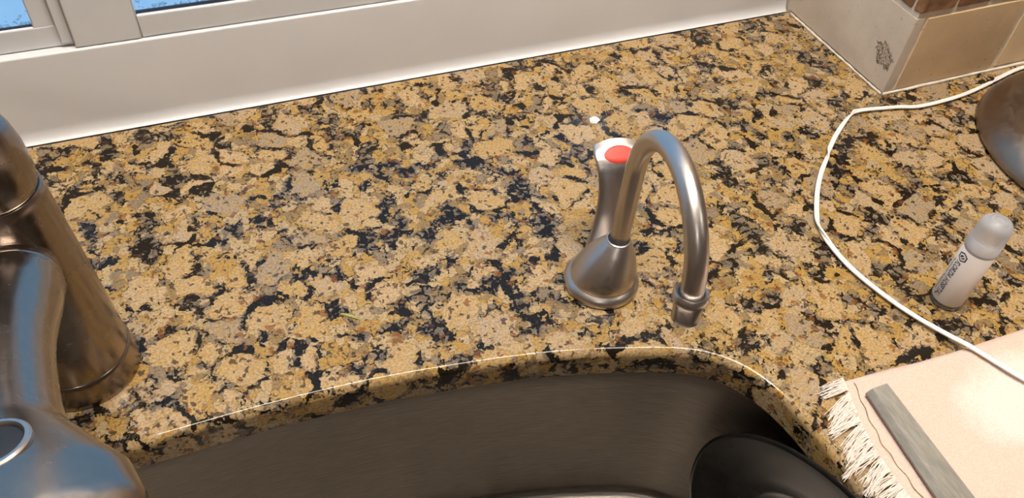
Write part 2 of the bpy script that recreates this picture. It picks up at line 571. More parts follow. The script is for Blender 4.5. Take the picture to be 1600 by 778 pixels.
# right sash (close to the front)
sr = empty('sash', (-0.4, 0.19, ZL), None, None); del sr['label'], sr['category']; sr.parent = win; sr.matrix_parent_inverse = parent_world(win).inverted()
mk('bottom_rail', *box(-0.6948, -0.037, 0.1782, 0.1865, ZL + 0.0006, 0.1055, 0.0012), 'vinyl', sr)
mk('stile', *box(-0.075, -0.037, 0.1788, 0.205, 0.105, ZT - 0.037, 0.0012), 'vinyl', sr)
mk('gasket_shade', *box(-0.6946, -0.0755, 0.1815, 0.1829, 0.1050, 0.1082), 'gasket_shade', sr)  # dark strip drawn for the shade below the glass
mk('pane', *box(-0.6946, -0.0755, 0.1831, 0.1855, 0.1050, ZT - 0.037), 'glass', sr, smooth=False)
# left sash (set further back)
sl = empty('sash', (-1.1, 0.2, ZL), None, None); del sl['label'], sl['category']; sl.parent = win; sl.matrix_parent_inverse = parent_world(win).inverted()
mk('bottom_rail', *box(XL + 0.036, -0.7478, 0.1835, 0.1912, ZL + 0.0006, 0.1045, 0.0012), 'vinyl', sl)
mk('stile', *box(-0.7735, -0.7574, 0.1838, 0.205, 0.1035, ZT - 0.037, 0.001), 'vinyl', sl)
mk('interlock_strip', *box(-0.7572, -0.7478, 0.1805, 0.205, 0.088, ZT - 0.037, 0.001), 'vinyl', sl)
mk('gasket_shade', *box(XL + 0.036, -0.7740, 0.1860, 0.1874, 0.1040, 0.1062), 'gasket_shade', sl)
mk('pane', *box(XL + 0.036, -0.7737, 0.1876, 0.1900, 0.1040, ZT - 0.037), 'glass', sl, smooth=False)

# right pier: mortar core, tiles as separate pieces
core = struct(mk('wall_right', *box(0.0018, XR, 0.0018, 0.32, ZF, ZC), 'grout', smooth=False), 'tiled wall pier beside the window recess', 'wall')
def rough_tile(x0, x1, y0, y1, z0, z1, bev, mat, parent, name, jit=0.0006, n=10):
    """bevelled slab whose edges are slightly chipped"""
    bm = bmesh.new()
    V, F = box(x0, x1, y0, y1, z0, z1, bev)
    vs = [bm.verts.new(v) for v in V]
    for q in F: bm.faces.new([vs[i] for i in q])
    for v in bm.verts:
        v.co += Vector([random.uniform(-jit, jit) for _ in range(3)])
    bm.verts.index_update()
    V = [v.co.copy() for v in bm.verts]; F = [tuple(v.index for v in q.verts) for q in bm.faces]
    bm.free()
    return mk(name, V, F, mat, parent, angle=30)
rough_tile(0.0005, 0.0115, 0.0006, 0.168, 0.0025, 0.0895, 0.0012, 'trav_scuff', core, 'tile', 0.0003)
x = 0.0145
while x < 0.95:
    x1 = x + (0.1365 if x < 0.1 else 0.148)
    rough_tile(x, x1, 0.0008, 0.010, 0.0035, 0.0900, 0.0018, 'trav', core, 'tile')
    x = x1 + 0.0045
mosaic_mats = [plain('brown_mosaic_%d' % i, c, 0.38, var=0.45, vscale=70, bump=0.4, bscale=150) for i, c in enumerate(
    [(0.20, 0.10, 0.055), (0.15, 0.085, 0.06), (0.25, 0.13, 0.065), (0.13, 0.10, 0.105)])]
z = 0.0955
for row in range(4):
    x = 0.0005 if row % 2 == 0 else -0.022
    first = True
    while x < 0.60:
        x0 = max(x, 0.0005); x1 = x + 0.0435
        rough_tile(x0, x1, -0.0002, 0.010, z, z + 0.0195, 0.0018, mosaic_mats[random.randrange(3)], core, 'mosaic_tile', 0.0007)
        x = x1 + 0.0042
    y = 0.0125
    while y < 0.16:
        y1 = min(y + 0.0435, 0.168)
        rough_tile(-0.0002, 0.010, y, y1, z, z + 0.0195, 0.0018, mosaic_mats[random.choice((1, 3, 3, 0))], core, 'mosaic_tile', 0.0007)
        y = y1 + 0.0042
    z += 0.0235
for row in range(3):
    z0 = z + row * 0.155
    rough_tile(0.0005, 0.0115, 0.0006, 0.168, z0, z0 + 0.150, 0.0015, 'trav', core, 'tile')
    x = 0.0145
    while x < 0.9:
        rough_tile(x, x + 0.148, 0.0008, 0.010, z0, z0 + 0.150, 0.0018, 'trav', core, 'tile')
        x += 0.1525
# caulk beads along the pier and the corner
def bead(path, r, name, label):
    P = []
    for i in range(len(path) - 1):
        a, b_ = Vector(path[i]), Vector(path[i + 1])
        for k in range(40): P.append(a.lerp(b_, k / 40))
    P.append(Vector(path[-1]))
    P = [p + Vector((random.uniform(-1, 1), random.uniform(-1, 1), 0)) * r * 0.25 for p in P]
    rs = [r * random.uniform(0.7, 1.25) for _ in P]
    return struct(mk(name, *tube(P, rs, 8), 'caulk'), label, 'caulk')
bead([(-0.0004, 0.164, 0.0012), (-0.0004, 0.001, 0.0012)], 0.0014, 'trim_1', 'cream caulk line at the foot of the recess side')
bead([(0.001, -0.0002, 0.0014), (0.7, -0.0002, 0.0014)], 0.0016, 'trim_2', 'cream caulk line at the foot of the travertine tiles')

# box light over the sink, then two unseen downlights added as fill
fx = empty('ceiling_fixture', (-0.42, -0.24, ZC), 'long white box light on the ceiling above the sink', 'light')
mk('housing', *box(-1.04, 0.20, -0.36, -0.12, ZC - 0.06, ZC - 0.0005, 0.004), 'fixture', fx)
mk('diffuser', *box(-1.02, 0.18, -0.34, -0.14, ZC - 0.085, ZC - 0.0605, 0.003), 'lamp', fx)
for i, (dx, dy, nm) in enumerate(((-1.2, -1.7, 'left'), (0.7, -1.3, 'right'))):
    d = empty('added_fill_light', (dx, dy, ZC), 'added unseen round fill light in the ceiling to the %s behind the viewer' % nm, 'light', 'added fill lights')
    mk('trim_ring', *lathe((dx, dy, ZC), [(0.085, -0.0005), (0.085, -0.008), (0.07, -0.012), (0.07, -0.0006)], 32), 'fixture', d)
    mk('lens', *lathe((dx, dy, ZC), [(0.069, -0.001), (0.069, -0.009), (0.03, -0.011)], 32), 'fill_downlight', d)

# ================================================================== COUNTERTOP
half = [(-0.72, -0.1615), (-0.6757, -0.1616), (-0.632, -0.1635), (-0.587, -0.167), (-0.541, -0.1734), (-0.494, -0.181),
        (-0.4467, -0.1916), (-0.400, -0.2061), (-0.377, -0.2142), (-0.355, -0.2250), (-0.337, -0.241), (-0.3235, -0.2624),
        (-0.3165, -0.2857), (-0.3130, -0.311), (-0.3120, -0.335), (-0.3120, -0.36), (-0.3120, -0.41), (-0.314, -0.455),
        (-0.322, -0.490), (-0.340, -0.517), (-0.370, -0.535), (-0.41, -0.542), (-0.50, -0.544), (-0.62, -0.544)]
right = catmull([(x, y, 0) for x, y in half], 5)
left = [Vector((-1.44 - p.x, p.y, 0)) for p in right][::-1]
raw = right + [Vector((-0.72, -0.544, 0))] + left[:-1]
# resample evenly
def resample(loop, n):
    L = [0.0]
    for i in range(len(loop)):
        L.append(L[-1] + (loop[(i + 1) % len(loop)] - loop[i]).length)
    out = []; j = 0
    for k in range(n):
        s = L[-1] * k / n
        while L[j + 1] < s: j += 1
        t = (s - L[j]) / max(1e-9, L[j + 1] - L[j])
        out.append(loop[j].lerp(loop[(j + 1) % len(loop)], t))
    return out
NL = 260
edge = resample(raw, NL)
for _ in range(3):
    edge = [(edge[i - 1] + edge[i] * 2 + edge[(i + 1) % NL]) / 4 for i in range(NL)]
ctr = Vector((-0.72, -0.34, 0))
def offset(d):
    """positive d moves away from the sink's middle"""
    out = []
    for i in range(NL):
        t = (edge[(i + 1) % NL] - edge[i - 1]).normalized()
        nn = Vector((t.y, -t.x, 0))
        if nn.dot(edge[i] - ctr) < 0: nn = -nn
        out.append(edge[i] + nn * d)
    return out
TH = 0.029
ER = 0.0065
bprof = [(0.0015, -TH), (-0.003, -TH + 0.0025), (-0.003, -ER)]
for k in range(1, 8):
    a = math.pi / 2 * k / 7
    bprof.append((-0.003 + ER * (1 - math.cos(a)), -ER + ER * math.sin(a)))
bm = bmesh.new()
loops = []
for d, zz in bprof:
    loops.append([bm.verts.new((p.x, p.y, zz)) for p in offset(d)])
for a, b_ in zip(loops, loops[1:]):
    for i in range(NL):
        bm.faces.new((a[i], a[(i + 1) % NL], b_[(i + 1) % NL], b_[i]))
outer2d = [(-1.799, -0.62), (1.299, -0.62), (1.299, -0.0005), (-0.0005, -0.0005), (-0.0005, YB - 0.0005), (XL + 0.0005, YB - 0.0005), (XL + 0.0005, -0.0005), (-1.799, -0.0005)]
def fill_between(inner, zz):
    ov = [bm.verts.new((x, y, zz)) for x, y in outer2d]
    es = []
    for i in range(len(ov)): es.append(bm.edges.new((ov[i], ov[(i + 1) % len(ov)])))
    for i in range(NL):
        e = bm.edges.get((inner[i], inner[(i + 1) % NL])) or bm.edges.new((inner[i], inner[(i + 1) % NL]))
        es.append(e)
    bmesh.ops.triangle_fill(bm, edges=es, use_beauty=True, use_dissolve=False)
    return ov
ot = fill_between(loops[-1], 0.0)
ob = fill_between(loops[0], -TH)
for i in range(len(ot)):
    k = (i + 1) % len(ot)
    bm.faces.new((ot[i], ot[k], ob[k], ob[i]))
bmesh.ops.recalc_face_normals(bm, faces=bm.faces)
for f_ in bm.faces: f_.smooth = abs(f_.normal.z) < 0.999
for e in bm.edges:
    if len(e.link_faces) == 2: e.smooth = e.calc_face_angle(0) < math.radians(35)
me = bpy.data.meshes.new('countertop'); bm.to_mesh(me); bm.free()
me.materials.append(M['granite'])
counter = bpy.data.objects.new('countertop', me); COL.objects.link(counter)
tag(counter, 'polished tan, gold and black granite countertop around the sink cut-out', 'countertop')

# ================================================================== SINK
sink = empty('kitchen_sink', (-0.72, -0.35, -0.2485), 'dark brushed steel undermount sink under the granite edge', 'sink')
rings = []
SZ = -TH - 0.0005
rings.append([Vector((p.x, p.y, SZ)) for p in offset(0.032)])
rings.append([Vector((p.x, p.y, SZ)) for p in offset(0.0120)])
rings.append([Vector((p.x, p.y, SZ - 0.003)) for p in offset(0.0105)])
for k in range(1, 8):
    rings.append([Vector((p.x, p.y, SZ - 0.003 - 0.202 * k / 7)) for p in offset(0.0105 - 0.002 * k / 7)])
FR = 0.010
for k in range(1, 8):
    a = math.pi / 2 * k / 7
    rings.append([Vector((p.x, p.y, SZ - 0.205 - FR * math.sin(a))) for p in offset(0.0085 - FR * (1 - math.cos(a)))])
FZ = SZ - 0.205 - FR
last = rings[-1]
for s in (0.7, 0.4, 0.16):
    rings.append([Vector((ctr.x + (p.x - ctr.x) * s, ctr.y + (p.y - ctr.y) * s, FZ - 0.004 * (1 - s))) for p in last])
mk('basin', *loft(rings, True, False, False), 'steel_sink', sink, angle=50)
mk('drain', *lathe((-0.72, -0.34, FZ - 0.004), [(0.057, 0.0005), (0.057, 0.003), (0.050, 0.004), (0.043, 0.001), (0.042, -0.02), (0.0, -0.02)], 40), 'nickel', sink)

# ================================================================== BLACK PLATE LEANING IN THE SINK
pc = Vector((-0.3256, -0.3741, -0.1196))
th_, ph_ = 1.5486, 3.3137
PS = 0.1243 / 0.102
pn = Vector((math.sin(th_) * math.cos(ph_), math.sin(th_) * math.sin(ph_), math.cos(th_)))
pu = pn.cross(Vector((0, 0, 1))).normalized(); pv = pn.cross(pu)
plate_prof = [(0.0, -0.0125), (0.035, -0.0125), (0.0545, -0.0124), (0.0565, -0.0105), (0.0590, -0.0100), (0.0620, -0.0096), (0.068, -0.0078), (0.075, -0.0058), (0.090, -0.0022), (0.0985, 0.0),
              (0.1012, 0.0004), (0.1020, -0.0008), (0.1014, -0.0026), (0.096, -0.0045), (0.085, -0.0080), (0.070, -0.0135), (0.060, -0.0175), (0.055, -0.0195), (0.052, -0.0195), (0.050, -0.0170), (0.0, -0.0170)]
rings = []
for r, h in plate_prof:
    r = max(r * PS, 1e-5)
    rings.append([pc + pn * h + pu * (r * math.cos(2 * math.pi * k / 72)) + pv * (r * math.sin(2 * math.pi * k / 72)) for k in range(72)])
plate = mk('plate', *loft(rings), 'black_glaze', angle=60)
tag(plate, 'glossy black round plate standing on edge in the sink', 'plate')

# ================================================================== HOT WATER DISPENSER
DX, DY = -0.3986, -0.1361
AX, AY, AZ = -0.3905, -0.1360, 0.0455
disp = empty('hot_water_dispenser', (DX, DY, 0.0), 'small brushed nickel hot water tap with gooseneck spout and red button', 'tap')
mk('base_flange', *lathe((DX, DY, 0.0002), [(0.0290, 0.0), (0.0298, 0.0008), (0.0302, 0.0030), (0.0298, 0.0052), (0.0285, 0.0072), (0.0268, 0.0086), (0.0258, 0.0094), (0.0256, 0.0105), (0.0, 0.0105)], 72), 'nickel', disp, angle=40)
zs = [0.0096, 0.0105, 0.0125, 0.017, 0.022, 0.028, 0.034, 0.039, 0.0425, 0.0450, 0.0462]
rs = [0.0250, 0.0256, 0.0257, 0.0247, 0.0230, 0.0205, 0.0173, 0.0143, 0.0118, 0.0100, 0.0090]
def cone_c(z):
    t = max(0, min(1, (z - 0.010) / (0.0462 - 0.010)))
    return Vector((DX + (AX - DX) * t, DY + (AY - DY) * t, z))
def cone_pt(a, z, off=0.0):
    c = cone_c(z); r = interp(z, zs, rs) + off
    return Vector((c.x + r * math.cos(a), c.y + r * math.sin(a), z))
zz_ = []
for i in range(len(zs) - 1):
    zz_ += [zs[i] + (zs[i + 1] - zs[i]) * k / 3 for k in range(3)]
zz_.append(zs[-1])
body = mk('body', *loft([[cone_pt(2 * math.pi * k / 72, z) for k in range(72)] for z in zz_]), 'nickel', disp, angle=45)
mk('collar', *lathe((AX, AY, 0.0455), [(0.0088, 0.0), (0.0094, 0.0008), (0.0093, 0.0016), (0.0085, 0.0020), (0.0080, 0.0012), (0.0079, 0.0)], 40), 'nickel', disp)
mk('gap_ring', *lathe((AX, AY, 0.0456), [(0.0080, 0.0), (0.0080, 0.0010), (0.0, 0.0010)], 32), 'black_rubber', disp)
# spout
az = -1.7715
sp_r, h0, tot, dl = 0.0591, 0.1146, 3.0443, 0.0048
path = []
for k in range(10): path.append((0, 0.044 + (h0 - 0.044) * k / 10))
for k in range(49):
    t = tot * k / 48
    path.append((sp_r - sp_r * math.cos(t), h0 + sp_r * math.sin(t)))
e = path[-1]
tx = (math.sin(tot), math.cos(tot))
for s in (0.003, 0.006, 0.010): path.append((e[0] + tx[0] * s, e[1] + tx[1] * s))
SX, SY = -0.3890, -0.1345
P3 = [Vector((SX + u * math.cos(az), SY + u * math.sin(az), v)) for u, v in path]
mk('spout', *tube(P3, 0.0074, 32), 'nickel', disp, angle=50)
# nozzle around the spout's end
fr = frames(P3)
pe, te, na, nb = fr[-1]
p0 = P3[-1] - te * 0.010
nozzle_prof = [(0.0078, 0.0012), (0.0085, -0.0004), (0.0100, -0.0010), (0.0112, 0.0006), (0.0115, 0.0028), (0.0116, 0.0046), (0.0108, 0.0058), (0.0101, 0.0072),
               (0.0096, 0.0105), (0.0091, 0.0150), (0.0089, 0.0190), (0.0091, 0.0215), (0.0086, 0.0222), (0.0070, 0.0222), (0.0066, 0.0180), (0.0, 0.0180)]
rings = [[p0 + te * h + na * (max(r, 1e-5) * math.cos(2 * math.pi * k / 48)) + nb * (max(r, 1e-5) * math.sin(2 * math.pi * k / 48)) for k in range(48)] for r, h in nozzle_prof]
noz = mk('nozzle', *loft(rings), 'nickel', disp, angle=50)
rings = [[p0 + te * h + na * (r * math.cos(2 * math.pi * k / 32)) + nb * (r * math.sin(2 * math.pi * k / 32)) for k in range(32)] for r, h in ((0.0079, 0.0004), (0.0086, 0.0), (0.0086, 0.0010))]
mk('seal_ring', *loft(rings), 'black_rubber', noz)
# lever handle, standing behind the spout
hx = [-0.3875, -0.3865, -0.3850, -0.3835, -0.3820, -0.3802, -0.3785, -0.3768, -0.3750, -0.3735, -0.3718, -0.3705]
hz = [0.012, 0.0185, 0.0265, 0.0355, 0.0455, 0.0555, 0.0645, 0.0725, 0.0792, 0.0842, 0.0874, 0.0892]
hw = [0.0175, 0.0172, 0.0155, 0.0138, 0.0128, 0.0126, 0.0134, 0.0150, 0.0170, 0.0188, 0.0200, 0.0190]
hy = [-0.1190, -0.1160, -0.1130, -0.1100, -0.1068, -0.1036, -0.1006, -0.0978, -0.0945, -0.0905, -0.0850, -0.0785]
ht = [0.012, 0.011, 0.0095, 0.0080, 0.0070, 0.0066, 0.0064, 0.0062, 0.0062, 0.0062, 0.0060, 0.0050]
hax = az + math.pi / 2                                   # sideways direction of the lever
hs = Vector((math.cos(hax), math.sin(hax), 0))
def handle_frame(s):
    idx = list(range(len(hz)))
    y = interp(s, idx, hy); z = interp(s, idx, hz)
    y2 = interp(min(s + 0.4, idx[-1]), idx, hy); z2 = interp(min(s + 0.4, idx[-1]), idx, hz)
    y1 = interp(max(s - 0.4, 0), idx, hy); z1 = interp(max(s - 0.4, 0), idx, hz)
    t = Vector((0, y2 - y1, z2 - z1)).normalized()
    front = hs.cross(t).normalized()
    if front.y > 0: front = -front
    return Vector((interp(s, idx, hx), y, z)), front, interp(s, idx, hw), interp(s, idx, ht)
def handle_front(s, u, off=0.0):
    c, fr_, w, t_ = handle_frame(s)
    bow = (1 - u * u) ** 0.5 if abs(u) < 1 else 0
    arch = Vector((0, 0.0030, 0.0028)) * (1 - u * u) * max(0, (s - 9) / 2)
    return c + hs * (u * w) + fr_ * (t_ * 0.5 * (0.25 + 0.75 * bow) + off) + arch
def handle_back(s, u):
    c, fr_, w, t_ = handle_frame(s)
    bow = (1 - u * u) ** 0.5 if abs(u) < 1 else 0
    arch = Vector((0, 0.0030, 0.0028)) * (1 - u * u) * max(0, (s - 9) / 2)
    return c + hs * (u * w) - fr_ * (t_ * 0.5 * (0.25 + 0.75 * bow)) + arch
us = [math.sin(math.pi / 2 * k / 8) for k in range(-8, 9)]
rings = []
for i in range(0, (len(hz) - 1) * 3 + 1):
    s = i / 3
    rings.append([handle_front(s, u) for u in us] + [handle_back(s, u) for u in us[::-1]])
lever = mk('lever', *loft(rings), 'nickel', disp, angle=60)
V = []; F = []
# red oval inlay on the upward-facing top of the lever
RNG, SEG = 6, 40
s_c, s_h, u_h = 9.45, 0.85, 0.68
V.append(handle_front(s_c, 0, 0.0005))
for j in range(1, RNG + 1):
    for k in range(SEG):
        a = 2 * math.pi * k / SEG
        V.append(handle_front(s_c + s_h * j / RNG * math.sin(a), u_h * j / RNG * math.cos(a), 0.0005 if j < RNG else -0.0002))
for k in range(SEG): F.append((0, 1 + k, 1 + (k + 1) % SEG))
for j in range(RNG - 1):
    for k in range(SEG):
        a = 1 + j * SEG + k; b_ = 1 + j * SEG + (k + 1) % SEG
        F.append((a, b_, b_ + SEG, a + SEG))
red = mk('red_button', V, F, 'red', lever)
red['label'] = 'red oval inlay on the top of the lever'

# ------------------------------------------------------------------ lettering wrapped on surfaces
def text_mesh(txt, size, bold=0.0):
    cu = bpy.data.curves.new('lettering', 'FONT')
    cu.body = txt; cu.size = size; cu.align_x = 'LEFT'; cu.resolution_u = 3; cu.offset = bold
    o = bpy.data.objects.new('lettering', cu); COL.objects.link(o)
    dg = bpy.context.evaluated_depsgraph_get(); dg.update()
    me_ = bpy.data.meshes.new_from_object(o.evaluated_get(dg))
    V_ = [v.co.copy() for v in me_.vertices]; F_ = [tuple(p.vertices) for p in me_.polygons]
    bpy.data.objects.remove(o); bpy.data.curves.remove(cu); bpy.data.meshes.remove(me_)
    return V_, F_
# faint maker's mark on the dispenser body: "in" and an oval
ca = math.atan2(-0.5007 - DY, -0.6614 - DX)               # azimuth facing the viewer
def on_cone(x, y):
    return cone_pt(ca + x / 0.0245, 0.0165 + y, 0.0003)
V, F = text_mesh('in', 0.0058)
mk('maker_lettering', [on_cone(v.x - 0.0075, v.y - 0.0015) for v in V], F, 'nickel_dark', body, smooth=False)
V = [on_cone(0.0040, 0.0)]; F = []
for j in (1, 2, 3):
    for k in range(28):
        a = 2 * math.pi * k / 28
        V.append(on_cone(0.0040 + 0.0058 * j / 3 * math.cos(a), 0.0034 * j / 3 * math.sin(a)))
for k in range(28): F.append((0, 1 + k, 1 + (k + 1) % 28))
for j in range(2):
    for k in range(28):
        a = 1 + j * 28 + k; b_ = 1 + j * 28 + (k + 1) % 28
        F.append((a, b_, b_ + 28, a + 28))
M['logo_oval'] = brushed('logo_oval', (0.36, 0.32, 0.28), 0.4)
mk('maker_oval', V, F, 'logo_oval', body)

# ================================================================== MAIN FAUCET
FXC, FYC = -0.7802, -0.0877
fau = empty('kitchen_faucet', (FXC, FYC, 0.0), 'large dark stainless kitchen faucet with pull-out spray head', 'faucet')
mk('base_ring', *lathe((FXC, FYC, 0.0002), [(0.0375, 0.0), (0.0378, 0.0015), (0.0374, 0.004), (0.0362, 0.010), (0.0352, 0.018), (0.0346, 0.0205), (0.0338, 0.0212), (0.0, 0.0212)], 72), 'bronze', fau, angle=40)
mk('body', *lathe((FXC, FYC, 0.0), [(0.0330, 0.0206), (0.0338, 0.0216), (0.0335, 0.030), (0.0325, 0.050), (0.0310, 0.080), (0.0293, 0.110), (0.0275, 0.140), (0.0262, 0.160), (0.0256, 0.1675), (0.0248, 0.1685), (0.0, 0.1685)], 72), 'bronze', fau, angle=40)
han = mk('handle_dome', *lathe((FXC, FYC, 0.0), [(0.0240, 0.1688), (0.0244, 0.1700), (0.0252, 0.176), (0.0253, 0.184), (0.0246, 0.194), (0.0226, 0.205), (0.0188, 0.215), (0.0130, 0.222), (0.0065, 0.2255), (0.0, 0.2262)], 64), 'bronze', fau, angle=60)
P = catmull([(-0.790, -0.085, 0.215), (-0.815, -0.078, 0.226), (-0.85, -0.068, 0.238), (-0.885, -0.058, 0.246)], 8)
mk('handle_lever', *tube(P, [0.0105 - 0.0035 * i / (len(P) - 1) for i in range(len(P))], 20), 'bronze', fau)
# spout
sp_pts = [(-0.7845, -0.108, 0.1215), (-0.7820, -0.128, 0.1285), (-0.7808, -0.145, 0.1346), (-0.7796, -0.1617, 0.1407), (-0.7788, -0.1836, 0.1486), (-0.7772, -0.2067, 0.1571),
          (-0.7745, -0.2284, 0.1650), (-0.7716, -0.2484, 0.1724), (-0.7676, -0.2694, 0.1801), (-0.7628, -0.2908, 0.1881), (-0.7585, -0.3102, 0.1945), (-0.7545, -0.3278, 0.1985), (-0.7509, -0.3438, 0.1995)]
sp_w = [0.0250, 0.0250, 0.0245, 0.0228, 0.0218, 0.0218, 0.0220, 0.0222, 0.0228, 0.0310, 0.0395, 0.0405, 0.0360]
sp_h = [0.0250, 0.0250, 0.0240, 0.0222, 0.0205, 0.0195, 0.0190, 0.0190, 0.0195, 0.0215, 0.0230, 0.0215, 0.0170]
PP = catmull(sp_pts, 5)
fr = frames(PP)
def ell_rings(i0, i1, n=48):
    out = []
    for i in range(i0, i1):
        p, t, a, b_ = fr[i]
        w = interp(i / 5, list(range(13)), sp_w); h = interp(i / 5, list(range(13)), sp_h)
        out.append([p + a * (h * math.cos(2 * math.pi * k / n)) + b_ * (w * math.sin(2 * math.pi * k / n)) for k in range(n)])
    return out
neck_n = 36
mk('spout', *loft(ell_rings(0, neck_n)), 'bronze', fau, angle=60)
head = mk('spray_head', *loft(ell_rings(neck_n - 1, len(PP))), 'bronze', fau, angle=60)
# collar where the spout leaves the body
p, t, a, b_ = fr[5]
cr = []
for h, r in ((-0.004, 0.0249), (-0.002, 0.0253), (0.0005, 0.0254), (0.002, 0.0252), (0.003, 0.0246)):
    cr.append([p + t * h + a * (r * math.cos(2 * math.pi * k / 48)) + b_ * (r * math.sin(2 * math.pi * k / 48)) for k in range(48)])
mk('spout_collar', *loft(cr), 'bronze', fau, angle=50)
# selector button on top of the spray head
p, t, a, b_ = fr[46]
sgn = 1 if b_.x > 0 else -1
bc = p + a * 0.0212 - b_ * (0.002 * sgn)
def disc(c, prof, n=40):
    return loft([[c + a * h + t * (max(r, 1e-5) * math.cos(2 * math.pi * k / n)) + b_ * (max(r, 1e-5) * math.sin(2 * math.pi * k / n)) for k in range(n)] for r, h in prof])
btn = mk('selector_ring', *disc(bc, [(0.0150, -0.004), (0.0150, 0.0012), (0.0142, 0.0022), (0.0128, 0.0022), (0.0122, 0.0008), (0.0122, -0.004)]), 'nickel', head)
mk('selector_button', *disc(bc, [(0.0120, -0.004), (0.0120, 0.0004), (0.0105, 0.0012), (0.0, 0.0006)]), 'black_rubber', head)

# ================================================================== ROUND DARK BASE AT THE RIGHT
RC = (0.1669, -0.1565, 0.0003)
rb = empty('round_metal_lid', RC, 'large round dark bronze metal lid lying at the right edge', 'lid')
mk('rim', *lathe(RC, [(0.1300, 0.0), (0.1330, 0.0006), (0.1350, 0.0030), (0.1345, 0.0065), (0.1300, 0.014), (0.1240, 0.021), (0.1180, 0.0262), (0.1140, 0.0282), (0.1120, 0.0285)], 128), 'bronze_pan', rb, angle=60)
mk('top', *lathe(RC, [(0.1118, 0.0250), (0.1120, 0.0285), (0.1090, 0.0292), (0.08, 0.0305), (0.04, 0.0315), (0.0, 0.032)], 128), 'bronze_pan', rb, angle=60)
mk('knob', *lathe(RC, [(0.0095, 0.0318), (0.0090, 0.040), (0.0170, 0.046), (0.0190, 0.052), (0.0160, 0.058), (0.0, 0.060)], 40), 'bronze_pan', rb, angle=60)

# ================================================================== BOTTLE
BX, BY = -0.1376, -0.2466
BR = 0.0122
bot = empty('small_bottle', (BX, BY, 0.0), 'small white bottle with frosted cap and navy hospital print', 'bottle')
bb = mk('body', *lathe((BX, BY, 0.0002), [(0.0105, 0.0), (BR - 0.0004, 0.0008), (BR, 0.0022), (BR, 0.0615), (BR - 0.0005, 0.0630), (0.0, 0.0632)], 56), 'clear', bot, angle=40)
mk('dark_base_fill', *lathe((BX, BY, 0.0002), [(0.0095, 0.0014), (BR - 0.0012, 0.0022), (BR - 0.0012, 0.0058), (0.0, 0.0058)], 40), plain('bottle_base_tint', (0.10, 0.07, 0.06), 0.3, var=0.1), bb)  # dark fill stands for the dark that shows through the clear bottom
lab = mk('label_sleeve', *lathe((BX, BY, 0.0002), [(BR + 0.0001, 0.0056), (BR + 0.00022, 0.0058), (BR + 0.00022, 0.0612), (BR + 0.0001, 0.0614)], 56), 'label', bb, angle=40)
cp = mk('cap', *lathe((BX, BY, 0.0002), [(BR - 0.0010, 0.0634), (BR + 0.0003, 0.0637), (BR + 0.0004, 0.0730), (BR + 0.0001, 0.0734), (BR - 0.0002, 0.0740), (BR - 0.0002, 0.0850), (BR - 0.0008, 0.0880), (BR - 0.0024, 0.0905), (0.0072, 0.0918), (0.0068, 0.0914), (0.0064, 0.0916), (0.0052, 0.0926), (0.0040, 0.0927), (0.0036, 0.0920), (0.0, 0.0919)], 56), 'frosted', bot, angle=50)
view_az = math.atan2(-0.5007 - BY, -0.6614 - BX)
def on_bottle(along, up, az_):
    """text runs down the bottle; letter tops point to the viewer's right"""
    ang = az_ + up / BR
    r = BR + 0.00042
    return Vector((BX + r * math.cos(ang), BY + r * math.sin(ang), 0.0492 - along))
az_main = view_az - math.radians(48)
V, F = text_mesh('FLORIDA HOSPITAL', 0.0070, 0.00013)
wmax = max(v.x for v in V)
mk('lettering', [on_bottle(v.x * 0.0400 / wmax, v.y, az_main) for v in V], F, 'ink', lab, smooth=False)
V, F = text_mesh('The skill to heal. The spirit to care.', 0.0030, 0.00005)
wmax = max(v.x for v in V)
mk('small_lettering', [on_bottle(0.001 + v.x * 0.0370 / wmax, v.y - 0.0038, az_main) for v in V], F, 'ink', lab, smooth=False)
# emblem: six-sided badge with a light leaf shape
V = []; F = []
def hexa(r0, r1, n=6):
    k0 = len(V)
    for k in range(n):
        a = 2 * math.pi * (k + 0.5) / n
        V.append(on_bottle(-0.0055 + r0 * math.sin(a), 0.0030 + r0 * math.cos(a), az_main))
    for k in range(n):
        a = 2 * math.pi * (k + 0.5) / n
        V.append(on_bottle(-0.0055 + r1 * math.sin(a), 0.0030 + r1 * math.cos(a), az_main))
    for k in range(n): F.append((k0 + k, k0 + (k + 1) % n, k0 + n + (k + 1) % n, k0 + n + k))
hexa(0.0046, 0.0034)
def leaf(pts):
    k0 = len(V)
    for a_, u_ in pts: V.append(on_bottle(-0.0055 + a_, 0.0030 + u_, az_main))
    F.append(tuple(range(k0, k0 + len(pts))))
leaf([(0.0016, -0.0018), (0.0000, -0.0022), (-0.0016, -0.0008), (-0.0018, 0.0012), (-0.0004, 0.0002)])
leaf([(0.0018, -0.0008), (0.0002, 0.0008), (-0.0012, 0.0022), (0.0006, 0.0020), (0.0018, 0.0006)])
mk('emblem', V, F, 'ink', lab, smooth=False)

